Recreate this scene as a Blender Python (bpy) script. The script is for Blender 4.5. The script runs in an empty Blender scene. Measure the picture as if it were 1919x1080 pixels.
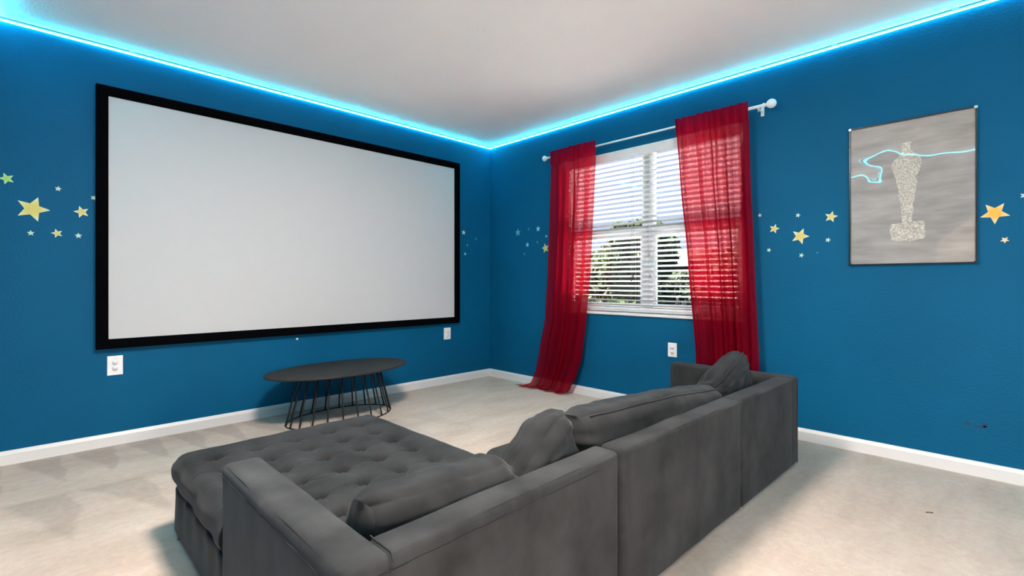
import bpy, bmesh, math, random
from mathutils import Vector, noise as mnoise

# ------------------------------------------------------------------ camera
SC = bpy.context.scene
COL = SC.collection
W, HPX = 1919.0, 1080.0
VPX, VPL, HY = 1866.0, 69.0, 529.0            # vanishing points of the two walls, horizon row
FPX = math.sqrt((VPX - 959.5) * (959.5 - VPL))
ANG = math.atan((VPX - 959.5) / FPX)
RH = 2.74                                     # height of the light strip's lower edge
FW = (math.cos(ANG), math.sin(ANG)); RT = (math.sin(ANG), -math.cos(ANG))
ZC = FPX * RH / 424.0
CAMZ = RH * (704 - HY) / 424.0
LAT = (918 - 959.5) / FPX * ZC
CAM = (-(FW[0] * ZC + RT[0] * LAT), -(FW[1] * ZC + RT[1] * LAT), CAMZ)

cd = bpy.data.cameras.new('camera'); cam = bpy.data.objects.new('camera', cd); COL.objects.link(cam)
cd.sensor_width = 36.0; cd.lens = 36.0 * FPX / W
cd.shift_y = (HY - HPX / 2) / W
cd.clip_start = 0.02
cam.location = CAM
cam.rotation_euler = (math.pi / 2, 0, ANG - math.pi / 2)
SC.camera = cam

# ------------------------------------------------------------------ world, sun, exposure
wd = bpy.data.worlds.new('sky'); SC.world = wd; wd.use_nodes = True
nt = wd.node_tree; nt.nodes.clear()
wo = nt.nodes.new('ShaderNodeOutputWorld'); wb = nt.nodes.new('ShaderNodeBackground')
tc = nt.nodes.new('ShaderNodeTexCoord'); sx = nt.nodes.new('ShaderNodeSeparateXYZ'); cr = nt.nodes.new('ShaderNodeValToRGB')
cr.color_ramp.elements[0].position = 0.0; cr.color_ramp.elements[0].color = (0.70, 0.80, 1.0, 1)
cr.color_ramp.elements[1].position = 0.7; cr.color_ramp.elements[1].color = (0.36, 0.52, 0.95, 1)
nt.links.new(tc.outputs['Generated'], sx.inputs[0]); nt.links.new(sx.outputs['Z'], cr.inputs[0])
nt.links.new(cr.outputs[0], wb.inputs[0]); nt.links.new(wb.outputs[0], wo.inputs[0])
wb.inputs[1].default_value = 0.72

sl = bpy.data.lights.new('sun', 'SUN'); sl.energy = 62.0; sl.angle = 0.02; sl.color = (1, 0.96, 0.9)
sun = bpy.data.objects.new('sun', sl); COL.objects.link(sun)
sun.rotation_euler = (math.radians(-36), math.radians(-17), 0)       # high, shining along the window wall: added bounce slab and trees lit, no beam indoors

SC.view_settings.view_transform = 'Standard'; SC.view_settings.look = 'None'
SC.view_settings.gamma = 1; SC.view_settings.use_curve_mapping = False
SC.view_settings.exposure = 0.52

# ------------------------------------------------------------------ pixel helpers
def ray(u, v):
    k = (u - 959.5) / FPX
    return (FW[0] + RT[0] * k, FW[1] + RT[1] * k, -(v - HY) / FPX)
def wall_a(u, v, off=0.0):                    # on the plane y = -off -> (x, z)
    d = ray(u, v); t = (-off - CAM[1]) / d[1]
    return CAM[0] + d[0] * t, CAM[2] + d[2] * t
def wall_b(u, v, off=0.0):                    # on the plane x = -off -> (y, z)
    d = ray(u, v); t = (-off - CAM[0]) / d[0]
    return CAM[1] + d[1] * t, CAM[2] + d[2] * t
def px_per_m(x, y):
    return FPX / ((x - CAM[0]) * FW[0] + (y - CAM[1]) * FW[1])

# ------------------------------------------------------------------ materials
def new_mat(name):
    m = bpy.data.materials.new(name); m.use_nodes = True
    n = m.node_tree; n.nodes.clear()
    out = n.nodes.new('ShaderNodeOutputMaterial'); b = n.nodes.new('ShaderNodeBsdfPrincipled')
    n.links.new(b.outputs[0], out.inputs[0])
    return m, n, b, out
def coord(n, scale=(1, 1, 1)):
    t = n.nodes.new('ShaderNodeTexCoord'); mp = n.nodes.new('ShaderNodeMapping')
    mp.inputs['Scale'].default_value = scale
    n.links.new(t.outputs['Object'], mp.inputs[0]); return mp.outputs[0]
def noise_tex(n, vec, scale, detail=3, rough=0.5):
    t = n.nodes.new('ShaderNodeTexNoise'); t.inputs['Scale'].default_value = scale
    t.inputs['Detail'].default_value = detail; t.inputs['Roughness'].default_value = rough
    n.links.new(vec, t.inputs['Vector']); return t.outputs[0]
def ramp(n, fac, stops):
    r = n.nodes.new('ShaderNodeValToRGB'); e = r.color_ramp.elements
    while len(e) < len(stops): e.new(0.5)
    for i, (p, c) in enumerate(stops):
        e[i].position = p; e[i].color = (c[0], c[1], c[2], 1)
    n.links.new(fac, r.inputs[0]); return r.outputs[0]
def math_n(n, op, a, b=None, clamp=False):
    m = n.nodes.new('ShaderNodeMath'); m.operation = op; m.use_clamp = clamp
    for i, q in enumerate((a, b)):
        if q is None: continue
        if isinstance(q, (int, float)): m.inputs[i].default_value = q
        else: n.links.new(q, m.inputs[i])
    return m.outputs[0]
def mixc(n, fac, a, b):
    m = n.nodes.new('ShaderNodeMix'); m.data_type = 'RGBA'
    for i, q in ((0, fac), (6, a), (7, b)):
        if isinstance(q, (int, float)): m.inputs[i].default_value = q
        elif isinstance(q, tuple): m.inputs[i].default_value = (q[0], q[1], q[2], 1)
        else: n.links.new(q, m.inputs[i])
    return m.outputs[2]
def bump(n, b, h, dist, strength=1.0):
    p = n.nodes.new('ShaderNodeBump'); p.inputs['Distance'].default_value = dist
    p.inputs['Strength'].default_value = strength
    n.links.new(h, p.inputs['Height']); n.links.new(p.outputs[0], b.inputs['Normal'])

def paint(name, col, rough=0.5, var=0.06, nscale=90, bdist=0.0025, spec=0.5):
    m, n, b, o = new_mat(name); v = coord(n)
    nz = noise_tex(n, v, 2.2, 4)
    lo = tuple(c * (1 - var) for c in col); hi = tuple(min(1, c * (1 + var)) for c in col)
    n.links.new(ramp(n, nz, [(0.3, lo), (0.7, hi)]), b.inputs['Base Color'])
    b.inputs['Roughness'].default_value = rough
    b.inputs['Specular IOR Level'].default_value = spec
    if bdist: bump(n, b, noise_tex(n, v, nscale, 2), bdist, 0.6)
    return m
def plain(name, col, rough=0.5, metal=0.0, spec=0.5, nvar=0.04):
    m, n, b, o = new_mat(name); v = coord(n)
    nz = noise_tex(n, v, 14, 3)
    lo = tuple(c * (1 - nvar) for c in col); hi = tuple(min(1, c * (1 + nvar)) for c in col)
    n.links.new(ramp(n, nz, [(0.35, lo), (0.65, hi)]), b.inputs['Base Color'])
    b.inputs['Roughness'].default_value = rough; b.inputs['Metallic'].default_value = metal
    b.inputs['Specular IOR Level'].default_value = spec
    return m
def emitter(name, col, strength):
    m = bpy.data.materials.new(name); m.use_nodes = True; n = m.node_tree; n.nodes.clear()
    o = n.nodes.new('ShaderNodeOutputMaterial'); e = n.nodes.new('ShaderNodeEmission')
    e.inputs[0].default_value = (*col, 1); e.inputs[1].default_value = strength
    n.links.new(e.outputs[0], o.inputs[0]); return m

M = {}
M['blue_wall'] = paint('blue_wall_paint', (0.0006, 0.089, 0.192), 0.6, 0.05, 75, 0.0035, 0.12)
M['ceiling'] = paint('ceiling_paint', (0.92, 0.91, 0.90), 0.85, 0.015, 60, 0.004, 0.3)
M['trim'] = paint('white_trim_paint', (0.70, 0.69, 0.685), 0.35, 0.015, 30, 0.0)
M['hall_wall'] = paint('hall_wall_paint', (0.74, 0.66, 0.54), 0.7, 0.02, 75, 0.002)
M['white_plastic'] = plain('white_plastic', (0.82, 0.82, 0.83), 0.3)
M['vinyl'] = plain('white_vinyl', (0.86, 0.87, 0.88), 0.35)
M['slat'] = plain('blind_slat_white', (0.56, 0.565, 0.58), 0.4)
M['valance'] = plain('valance_offwhite', (0.78, 0.74, 0.72), 0.4)
M['cord'] = plain('grey_cord', (0.25, 0.25, 0.26), 0.8)
M['dark_plastic'] = plain('dark_plastic', (0.03, 0.03, 0.035), 0.4)
M['slot'] = plain('socket_slot_grey', (0.35, 0.34, 0.33), 0.6)
M['black_frame'] = plain('black_velvet_frame', (0.0012, 0.0012, 0.0018), 0.9, 0, 0.03, 0.2)
M['screen'] = plain('matte_screen', (0.525, 0.525, 0.53), 0.9, 0, 0.1, 0.006)
M['table_top'] = plain('black_stained_top', (0.028, 0.024, 0.022), 0.6, 0, 0.2, 0.15)
M['black_metal'] = plain('black_metal', (0.012, 0.011, 0.011), 0.42, 0, 0.5)
M['rod'] = plain('rod_white_metal', (0.80, 0.80, 0.80), 0.25)
M['clear_plastic'] = plain('milky_clip_plastic', (0.35, 0.55, 0.60), 0.25)
M['frame_black'] = plain('poster_frame_black', (0.012, 0.013, 0.016), 0.25)
M['frame_corner'] = plain('poster_corner_metal', (0.55, 0.56, 0.58), 0.3, 0.8)
M['scuff'] = plain('dark_scuff', (0.001, 0.03, 0.09), 0.6)
M['lint'] = plain('dark_lint', (0.10, 0.07, 0.05), 0.9)
M['bark'] = plain('bark', (0.10, 0.075, 0.05), 0.9, 0, 0.2, 0.3)
M['brass'] = plain('brushed_nickel', (0.5, 0.48, 0.45), 0.35, 1.0)

# light strip: cyan diffuser and greenish diode row
M['led'] = emitter('led_cyan_glow', (0.020, 0.74, 1.0), 46.0)
M['led_green'] = emitter('led_green_glow', (0.12, 1.0, 0.55), 1.0)
M['fill_lens'] = emitter('fill_lens_glow', (1.0, 0.93, 0.84), 6.0)  # lens glow of the added fill lamps
M['hall_lens'] = emitter('hall_lens_glow', (1.0, 0.80, 0.55), 10.0)

def carpet_mat():
    m, n, b, o = new_mat('beige_carpet'); v = coord(n)
    sep = n.nodes.new('ShaderNodeSeparateXYZ'); n.links.new(v, sep.inputs[0])
    X, Y = sep.outputs[0], sep.outputs[1]
    wob = math_n(n, 'MULTIPLY', math_n(n, 'SUBTRACT', noise_tex(n, v, 1.6, 2), 0.5), 0.22)
    wob2 = math_n(n, 'MULTIPLY', math_n(n, 'SUBTRACT', noise_tex(n, v, 9, 3), 0.5), 0.05)
    def wedges(period, y0, length, shear, phase):
        d = math_n(n, 'DIVIDE', math_n(n, 'SUBTRACT', y0, Y), length)            # 0 at the wall end of the stroke, 1 at its tip
        xs = math_n(n, 'ADD', math_n(n, 'ADD', math_n(n, 'ADD', X, wob), wob2), math_n(n, 'MULTIPLY', Y, shear))
        fr = math_n(n, 'FRACT', math_n(n, 'ADD', math_n(n, 'DIVIDE', xs, period), phase))
        edge = math_n(n, 'SUBTRACT', fr, math_n(n, 'ADD', 0.10, math_n(n, 'MULTIPLY', d, 0.8)))
        w = math_n(n, 'MULTIPLY', edge, 9.0, True)
        left = math_n(n, 'MULTIPLY', math_n(n, 'SUBTRACT', 1.0, fr), 14.0, True)
        inside = math_n(n, 'MULTIPLY', math_n(n, 'MULTIPLY', d, 30.0, True), math_n(n, 'MULTIPLY', math_n(n, 'SUBTRACT', 1.0, d), 5.0, True))
        return math_n(n, 'MULTIPLY', math_n(n, 'MULTIPLY', w, left), inside)
    a = wedges(0.25, -0.015, 0.62, 0.0, 0.15)
    c = wedges(0.33, -0.80, 0.70, 0.05, 0.55)
    fade = math_n(n, 'MULTIPLY', math_n(n, 'SUBTRACT', -0.9, X), 0.55, True)
    wd_ = math_n(n, 'MULTIPLY', math_n(n, 'MAXIMUM', a, c), fade)
    big = noise_tex(n, coord(n, (1.0, 2.6, 1)), 1.7, 4, 0.6)
    base = ramp(n, big, [(0.25, (0.435, 0.346, 0.28)), (0.5, (0.545, 0.440, 0.365)), (0.75, (0.62, 0.513, 0.437))])
    fine = noise_tex(n, v, 260, 2, 0.7)
    mid = noise_tex(n, v, 26, 4, 0.7)
    base = mixc(n, math_n(n, 'MULTIPLY', wd_, 0.62), base, (0.37, 0.30, 0.25))
    sp = ramp(n, math_n(n, 'ADD', math_n(n, 'MULTIPLY', fine, 0.55), math_n(n, 'MULTIPLY', mid, 0.45)), [(0.34, (0.80, 0.79, 0.78)), (0.66, (1.12, 1.12, 1.12))])
    mm = n.nodes.new('ShaderNodeMix'); mm.data_type = 'RGBA'; mm.blend_type = 'MULTIPLY'; mm.inputs[0].default_value = 1
    n.links.new(base, mm.inputs[6]); n.links.new(sp, mm.inputs[7])
    n.links.new(mm.outputs[2], b.inputs['Base Color'])
    b.inputs['Roughness'].default_value = 0.95; b.inputs['Specular IOR Level'].default_value = 0.1
    b.inputs['Sheen Weight'].default_value = 0.15
    bump(n, b, math_n(n, 'ADD', fine, mid), 0.006, 0.7)
    return m
M['carpet'] = carpet_mat()

def velvet_mat(name, col, streak):
    m, n, b, o = new_mat(name)
    nz = noise_tex(n, coord(n, streak), 3.2, 4, 0.55)
    v = coord(n); blot = noise_tex(n, v, 7, 4, 0.6)
    f = math_n(n, 'ADD', math_n(n, 'MULTIPLY', nz, 0.6), math_n(n, 'MULTIPLY', blot, 0.4))
    lo = tuple(c * 0.5 for c in col); hi = tuple(c * 1.45 for c in col)
    n.links.new(ramp(n, f, [(0.36, lo), (0.5, col), (0.64, hi)]), b.inputs['Base Color'])
    b.inputs['Roughness'].default_value = 0.85; b.inputs['Specular IOR Level'].default_value = 0.15
    b.inputs['Sheen Weight'].default_value = 0.10; b.inputs['Sheen Roughness'].default_value = 0.4
    b.inputs['Sheen Tint'].default_value = (0.8, 0.8, 0.82, 1)
    bump(n, b, noise_tex(n, v, 420, 2), 0.0012, 0.5)
    return m
M['velvet'] = velvet_mat('charcoal_velvet', (0.0295, 0.030, 0.031), (1.5, 1.5, 0.75))
M['velvet_c'] = velvet_mat('charcoal_velvet_cushion', (0.0205, 0.0208, 0.0215), (1.4, 1.4, 1.8))
M['velvet_b'] = velvet_mat('charcoal_velvet_button', (0.020, 0.020, 0.020), (2, 2, 2))

def curtain_mat(name, thin):
    m = bpy.data.materials.new(name); m.use_nodes = True; n = m.node_tree; n.nodes.clear()
    o = n.nodes.new('ShaderNodeOutputMaterial'); v = coord(n)
    dif = n.nodes.new('ShaderNodeBsdfDiffuse'); tr = n.nodes.new('ShaderNodeBsdfTranslucent'); tp = n.nodes.new('ShaderNodeBsdfTransparent')
    wv = noise_tex(n, coord(n, (1, 60, 3)), 6, 2)
    col = ramp(n, wv, [(0.3, (0.19, 0.001, 0.011)), (0.7, (0.29, 0.0025, 0.018))])
    n.links.new(col, dif.inputs[0]); tr.inputs[0].default_value = (0.62, 0.008, 0.028, 1); tp.inputs[0].default_value = (1.0, 0.50, 0.52, 1)
    m1 = n.nodes.new('ShaderNodeMixShader'); m1.inputs[0].default_value = 0.45
    n.links.new(dif.outputs[0], m1.inputs[1]); n.links.new(tr.outputs[0], m1.inputs[2])
    # an open weave lets less through where the cloth is seen slanted
    lw = n.nodes.new('ShaderNodeLayerWeight'); lw.inputs[0].default_value = 0.5
    op = math_n(n, 'MULTIPLY', math_n(n, 'POWER', math_n(n, 'SUBTRACT', 1.0, lw.outputs['Facing']), 1.5), thin)
    m2 = n.nodes.new('ShaderNodeMixShader'); n.links.new(op, m2.inputs[0])
    n.links.new(m1.outputs[0], m2.inputs[1]); n.links.new(tp.outputs[0], m2.inputs[2])
    n.links.new(m2.outputs[0], o.inputs[0]); return m
M['curtain'] = curtain_mat('red_sheer_weave', 0.27)
M['curtain_top'] = curtain_mat('red_gathered_header', 0.04)

def glass_mat():
    m = bpy.data.materials.new('window_glass'); m.use_nodes = True; n = m.node_tree; n.nodes.clear()
    o = n.nodes.new('ShaderNodeOutputMaterial'); g = n.nodes.new('ShaderNodeBsdfGlossy'); t = n.nodes.new('ShaderNodeBsdfTransparent')
    g.inputs['Roughness'].default_value = 0.02; t.inputs[0].default_value = (0.93, 0.95, 0.95, 1)
    mx = n.nodes.new('ShaderNodeMixShader'); mx.inputs[0].default_value = 0.05
    n.links.new(t.outputs[0], mx.inputs[1]); n.links.new(g.outputs[0], mx.inputs[2]); n.links.new(mx.outputs[0], o.inputs[0])
    return m
M['glass'] = glass_mat()

def poster_mat(name, kind):
    m, n, b, o = new_mat(name)
    if kind == 'sheet':
        f = noise_tex(n, coord(n, (1, 0.8, 5.0)), 2.6, 4, 0.6)
        c = ramp(n, f, [(0.3, (0.19, 0.17, 0.158)), (0.5, (0.27, 0.245, 0.23)), (0.72, (0.36, 0.33, 0.308))])
    else:
        f = noise_tex(n, coord(n), 95, 3, 0.8)
        c = ramp(n, f, [(0.34, (0.24, 0.21, 0.17)), (0.5, (0.42, 0.385, 0.33)), (0.68, (0.68, 0.64, 0.57))])
    n.links.new(c, b.inputs['Base Color'])
    b.inputs['Roughness'].default_value = 0.5
    b.inputs['Coat Weight'].default_value = 1.0; b.inputs['Coat Roughness'].default_value = 0.012; b.inputs['Coat IOR'].default_value = 1.55
    return m
M['poster'] = poster_mat('poster_grey_print', 'sheet')
M['figure'] = poster_mat('poster_speckled_print', 'figure')

def leaf_mat(name, c):
    m = bpy.data.materials.new(name); m.use_nodes = True; n = m.node_tree; n.nodes.clear()
    o = n.nodes.new('ShaderNodeOutputMaterial'); d = n.nodes.new('ShaderNodeBsdfDiffuse'); t = n.nodes.new('ShaderNodeBsdfTranslucent'); mx = n.nodes.new('ShaderNodeMixShader')
    f = noise_tex(n, coord(n), 1.3, 3); mx.inputs[0].default_value = 0.45
    col = ramp(n, f, [(0.3, tuple(q * 0.7 for q in c)), (0.7, tuple(min(1, q * 1.3) for q in c))])
    n.links.new(col, d.inputs[0]); n.links.new(col, t.inputs[0])
    n.links.new(d.outputs[0], mx.inputs[1]); n.links.new(t.outputs[0], mx.inputs[2]); n.links.new(mx.outputs[0], o.inputs[0])
    return m
M['leaf_a'] = leaf_mat('foliage_green', (0.05, 0.075, 0.035)); M['leaf_b'] = leaf_mat('foliage_grey_green', (0.07, 0.085, 0.055))
M['leaf_c'] = leaf_mat('foliage_yellow_green', (0.07, 0.10, 0.03))
M['lawn'] = leaf_mat('lawn_green', (0.07, 0.09, 0.045))
M['stucco'] = paint('neighbour_stucco', (0.03, 0.029, 0.028), 0.8, 0.05, 40, 0.004)
M['bounce_concrete'] = paint('pale_bounce_concrete', (0.88, 0.86, 0.83), 0.8, 0.05, 40, 0.002)  # surface of the added slab that reflects sun toward the ceiling
M['roof'] = paint('neighbour_roof', (0.05, 0.047, 0.045), 0.85, 0.12, 20, 0.01)

STARC = {'green': ((0.30, 0.58, 0.13), (0.45, 0.72, 0.36)), 'gold': ((0.60, 0.50, 0.10), (0.58, 0.68, 0.38)),
         'yellow': ((0.62, 0.50, 0.13), (0.56, 0.72, 0.55)), 'pale': ((0.50, 0.66, 0.50), (0.45, 0.66, 0.58)),
         'teal': ((0.10, 0.34, 0.42), (0.10, 0.34, 0.42)), 'cyan': ((0.20, 0.56, 0.66), (0.20, 0.56, 0.66)), 'faint': ((0.03, 0.22, 0.40), (0.03, 0.22, 0.40)),
         'orange': ((0.95, 0.42, 0.05), (0.80, 0.62, 0.36)), 'peach': ((0.85, 0.58, 0.34), (0.85, 0.62, 0.42)), 'white': ((0.60, 0.60, 0.66), (0.6, 0.6, 0.66)),
         'grey': ((0.40, 0.48, 0.52), (0.40, 0.48, 0.52))}
def star_mat(key):
    core, tip = STARC[key]
    m, n, b, o = new_mat('star_' + key)
    t = n.nodes.new('ShaderNodeTexCoord'); ln = n.nodes.new('ShaderNodeVectorMath'); ln.operation = 'LENGTH'
    n.links.new(t.outputs['Object'], ln.inputs[0])
    at = n.nodes.new('ShaderNodeAttribute'); at.attribute_name = 'tip'
    n.links.new(ramp(n, at.outputs['Fac'], [(0.35, core), (0.95, tip)]), b.inputs['Base Color'])
    b.inputs['Roughness'].default_value = 0.35
    return m
for k in STARC: M['star_' + k] = star_mat(k)

# ------------------------------------------------------------------ mesh helpers
def link(name, me, mat=None, parent=None, smooth=False):
    o = bpy.data.objects.new(name, me); COL.objects.link(o)
    if mat is not None: me.materials.append(M[mat] if isinstance(mat, str) else mat)
    if parent is not None: o.parent = parent
    if smooth:
        for p in me.polygons: p.use_smooth = True
    return o
def tag(o, label, cat, group=None):
    o['label'] = label; o['category'] = cat
    if group: o['group'] = group
    return o
def empty(name, loc=(0, 0, 0), rz=0.0):
    o = bpy.data.objects.new(name, None); COL.objects.link(o); o.location = loc; o.rotation_euler = (0, 0, rz)
    o.empty_display_size = 0.1
    return o
def struct(o):
    o['kind'] = 'structure'; return o
def boxes_mesh(name, boxes, bevel=0.0, seg=2):
    bm = bmesh.new()
    for (x0, x1, y0, y1, z0, z1) in boxes:
        r = bmesh.ops.create_cube(bm, size=1.0)
        for v in r['verts']:
            v.co = Vector(((x0 + x1) / 2 + v.co.x * (x1 - x0), (y0 + y1) / 2 + v.co.y * (y1 - y0), (z0 + z1) / 2 + v.co.z * (z1 - z0)))
    if bevel: bmesh.ops.bevel(bm, geom=bm.edges[:], offset=bevel, segments=seg, affect='EDGES', profile=0.5)
    me = bpy.data.meshes.new(name); bm.to_mesh(me); bm.free(); return me
def box(name, b, mat, parent=None, bevel=0.0, seg=2):
    o = link(name, boxes_mesh(name, [b], bevel, seg), mat, parent)
    return o
def poly_mesh(name, verts, faces):
    me = bpy.data.meshes.new(name); me.from_pydata(verts, [], faces); me.update(); return me
def tube_mesh(name, pts, rad, sides=10, closed=False, caps=True):
    pts = [Vector(p) for p in pts]; n = len(pts); verts = []; faces = []
    rads = rad if isinstance(rad, (list, tuple)) else [rad] * n
    prev = None
    for i, p in enumerate(pts):
        a = pts[(i - 1) % n] if (closed or i > 0) else p
        b = pts[(i + 1) % n] if (closed or i < n - 1) else p
        t = (b - a).normalized()
        if prev is None:
            up = Vector((0, 0, 1)) if abs(t.z) < 0.9 else Vector((1, 0, 0)); u = t.cross(up).normalized()
        else:
            u = (prev - t * prev.dot(t)).normalized()
        prev = u; w = t.cross(u)
        for k in range(sides):
            an = 2 * math.pi * k / sides
            verts.append(p + (u * math.cos(an) + w * math.sin(an)) * rads[i])
    m = n if closed else n - 1
    for i in range(m):
        for k in range(sides):
            a = i * sides + k; b = i * sides + (k + 1) % sides
            j = (i + 1) % n
            faces.append((a, b, j * sides + (k + 1) % sides, j * sides + k))
    if caps and not closed:
        faces.append(tuple(reversed(range(sides)))); faces.append(tuple((n - 1) * sides + k for k in range(sides)))
    return poly_mesh(name, verts, faces)
def lathe_mesh(name, prof, sides=20, axis='z'):
    verts = []; faces = []
    for (r, h) in prof:
        for k in range(sides):
            a = 2 * math.pi * k / sides; c, s = math.cos(a) * r, math.sin(a) * r
            verts.append((c, s, h) if axis == 'z' else ((h, c, s) if axis == 'x' else (s, h, c)))
    for i in range(len(prof) - 1):
        for k in range(sides):
            faces.append((i * sides + k, i * sides + (k + 1) % sides, (i + 1) * sides + (k + 1) % sides, (i + 1) * sides + k))
    faces.append(tuple(reversed(range(sides)))); faces.append(tuple((len(prof) - 1) * sides + k for k in range(sides)))
    return poly_mesh(name, verts, faces)
def grid_box(name, size, rad, div, fn=None):
    """closed box of dense quads with rounded edges, centred on the origin; fn(p, n, rel) may move each point"""
    nx, ny, nz = div; ids = {}; verts = []; faces = []
    hx, hy, hz = size[0] / 2, size[1] / 2, size[2] / 2
    def vid(i, j, k):
        if (i, j, k) in ids: return ids[(i, j, k)]
        rel = Vector((2 * i / nx - 1, 2 * j / ny - 1, 2 * k / nz - 1))
        p = Vector((rel.x * hx, rel.y * hy, rel.z * hz))
        c = Vector((max(-hx + rad, min(hx - rad, p.x)), max(-hy + rad, min(hy - rad, p.y)), max(-hz + rad, min(hz - rad, p.z))))
        d = p - c
        nn = d.normalized() if d.length > 1e-9 else Vector((0, 0, 1))
        q = c + nn * rad if d.length > 1e-9 else p
        if fn: q = fn(q, nn, rel)
        ids[(i, j, k)] = len(verts); verts.append(q); return ids[(i, j, k)]
    for j in range(ny):
        for i in range(nx):
            faces.append((vid(i, j, nz), vid(i + 1, j, nz), vid(i + 1, j + 1, nz), vid(i, j + 1, nz)))
            faces.append((vid(i, j + 1, 0), vid(i + 1, j + 1, 0), vid(i + 1, j, 0), vid(i, j, 0)))
    for k in range(nz):
        for i in range(nx):
            faces.append((vid(i, 0, k), vid(i + 1, 0, k), vid(i + 1, 0, k + 1), vid(i, 0, k + 1)))
            faces.append((vid(i + 1, ny, k), vid(i, ny, k), vid(i, ny, k + 1), vid(i + 1, ny, k + 1)))
        for j in range(ny):
            faces.append((vid(0, j + 1, k), vid(0, j, k), vid(0, j, k + 1), vid(0, j + 1, k + 1)))
            faces.append((vid(nx, j, k), vid(nx, j + 1, k), vid(nx, j + 1, k + 1), vid(nx, j, k + 1)))
    return poly_mesh(name, verts, faces)
def nz3(x, y, z, s=1.0):
    return mnoise.noise(Vector((x * s, y * s, z * s)))

# ------------------------------------------------------------------ room shell
CEIL = 2.767
XW, YS = -4.076, -7.2                 # west wall face, south wall face
T = 0.14
WY0, WY1, WZ0, WZ1 = -2.93, -1.15, 0.842, 2.375      # window opening
DY0, DY1, DZ1 = -4.93, -3.99, 2.05                   # doorway beside the camera

struct(box('floor', (XW - 1.5, T, YS - T, T, -0.12, 0.0), 'carpet'))
struct(box('ceiling', (XW - 1.5, T, YS - T, T, CEIL, CEIL + 0.12), 'ceiling'))
wall_n = struct(box('wall_north', (XW - T, T, 0, T, 0, CEIL), 'blue_wall'))
wall_e = struct(link('wall_east', boxes_mesh('wall_east', [(0, T, WY1, 0, 0, CEIL), (0, T, YS, WY0, 0, CEIL), (0, T, WY0, WY1, 0, WZ0), (0, T, WY0, WY1, WZ1, CEIL)]), 'blue_wall'))
struct(link('wall_west', boxes_mesh('wall_west', [(XW - T, XW, DY1, 0, 0, CEIL), (XW - T, XW, YS, DY0, 0, CEIL), (XW - T, XW, DY0, DY1, DZ1, CEIL)]), 'blue_wall'))
struct(box('wall_south', (XW - 1.5, T, YS - T, YS, 0, CEIL), 'blue_wall'))
# hallway behind the doorway
struct(link('wall_hallway', boxes_mesh('wall_hallway', [(XW - 1.5, XW - 1.4, YS, -3.2, 0, CEIL), (XW - 1.4, XW - T, -3.3, -3.2, 0, CEIL), (XW - T - 0.01, XW - T, DY1 + 0.08, -3.3, 0, CEIL), (XW - T - 0.01, XW - T, YS, DY0 - 0.08, 0, CEIL)]), 'hall_wall'))
d1 = struct(empty('door_1', (XW, (DY0 + DY1) / 2, 0)))
for nm, b in (('door_jamb', (-T, 0.0, 0.45, 0.47, 0, DZ1)), ('door_jamb', (-T, 0.0, -0.47, -0.45, 0, DZ1)), ('door_head', (-T, 0, -0.45, 0.45, DZ1 - 0.02, DZ1)),
              ('door_casing', (0.0, 0.016, 0.455, 0.525, 0, DZ1 + 0.06)), ('door_casing', (0.0, 0.016, -0.525, -0.455, 0, DZ1 + 0.06)), ('door_casing', (0.0, 0.016, -0.455, 0.455, DZ1 - 0.01, DZ1 + 0.06))):
    box(nm, b, 'trim', d1)

# baseboards with a bevelled top edge
def baseboard(name, p0, p1, nrm):
    h, t = 0.086, 0.016
    p0 = Vector(p0); p1 = Vector(p1); n = Vector(nrm)
    prof = [(0, 0), (t, 0), (t, h - 0.022), (t * 0.55, h - 0.006), (t * 0.4, h), (0, h)]
    vs = []
    for p in (p0, p1):
        for (d, z) in prof: vs.append((p.x + n.x * d, p.y + n.y * d, z))
    k = len(prof); fs = [(i, (i + 1) % k, k + (i + 1) % k, k + i) for i in range(k)] + [tuple(reversed(range(k))), tuple(range(k, 2 * k))]
    struct(link(name, poly_mesh(name, vs, fs), 'trim'))
baseboard('baseboard_north', (XW, 0, 0), (0, 0, 0), (0, -1, 0))
baseboard('baseboard_east', (0, -0.016, 0), (0, YS, 0), (-1, 0, 0))
baseboard('baseboard_west', (XW, DY1 + 0.06, 0), (XW, -0.016, 0), (1, 0, 0))
baseboard('baseboard_south', (0, YS, 0), (XW, YS, 0), (0, 1, 0))

# scuffs on the east wall and the small painted-over marks
def blob(name, pts, mat, parent, flat):
    vs = [flat(a, b) for a, b in pts]; n = len(vs)
    return link(name, poly_mesh(name, vs, [tuple(range(n))]), mat, parent)
random.seed(5)
for (u, v, ru, rv) in ((1813, 794, 6, 3.5), (1838, 800, 13, 3.2), (1846, 797, 5, 4)):
    y0, z0 = wall_b(u, v); s = px_per_m(0, y0); pts = []
    for k in range(14):
        a = 2 * math.pi * k / 14; q = random.uniform(0.65, 1.2)
        pts.append((y0 + math.cos(a) * ru / s * q * 0.7, z0 + math.sin(a) * rv / s * q))
    blob('scuff_mark', pts, 'scuff', wall_e, lambda a, b: (-0.0006, a, b))

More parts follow.
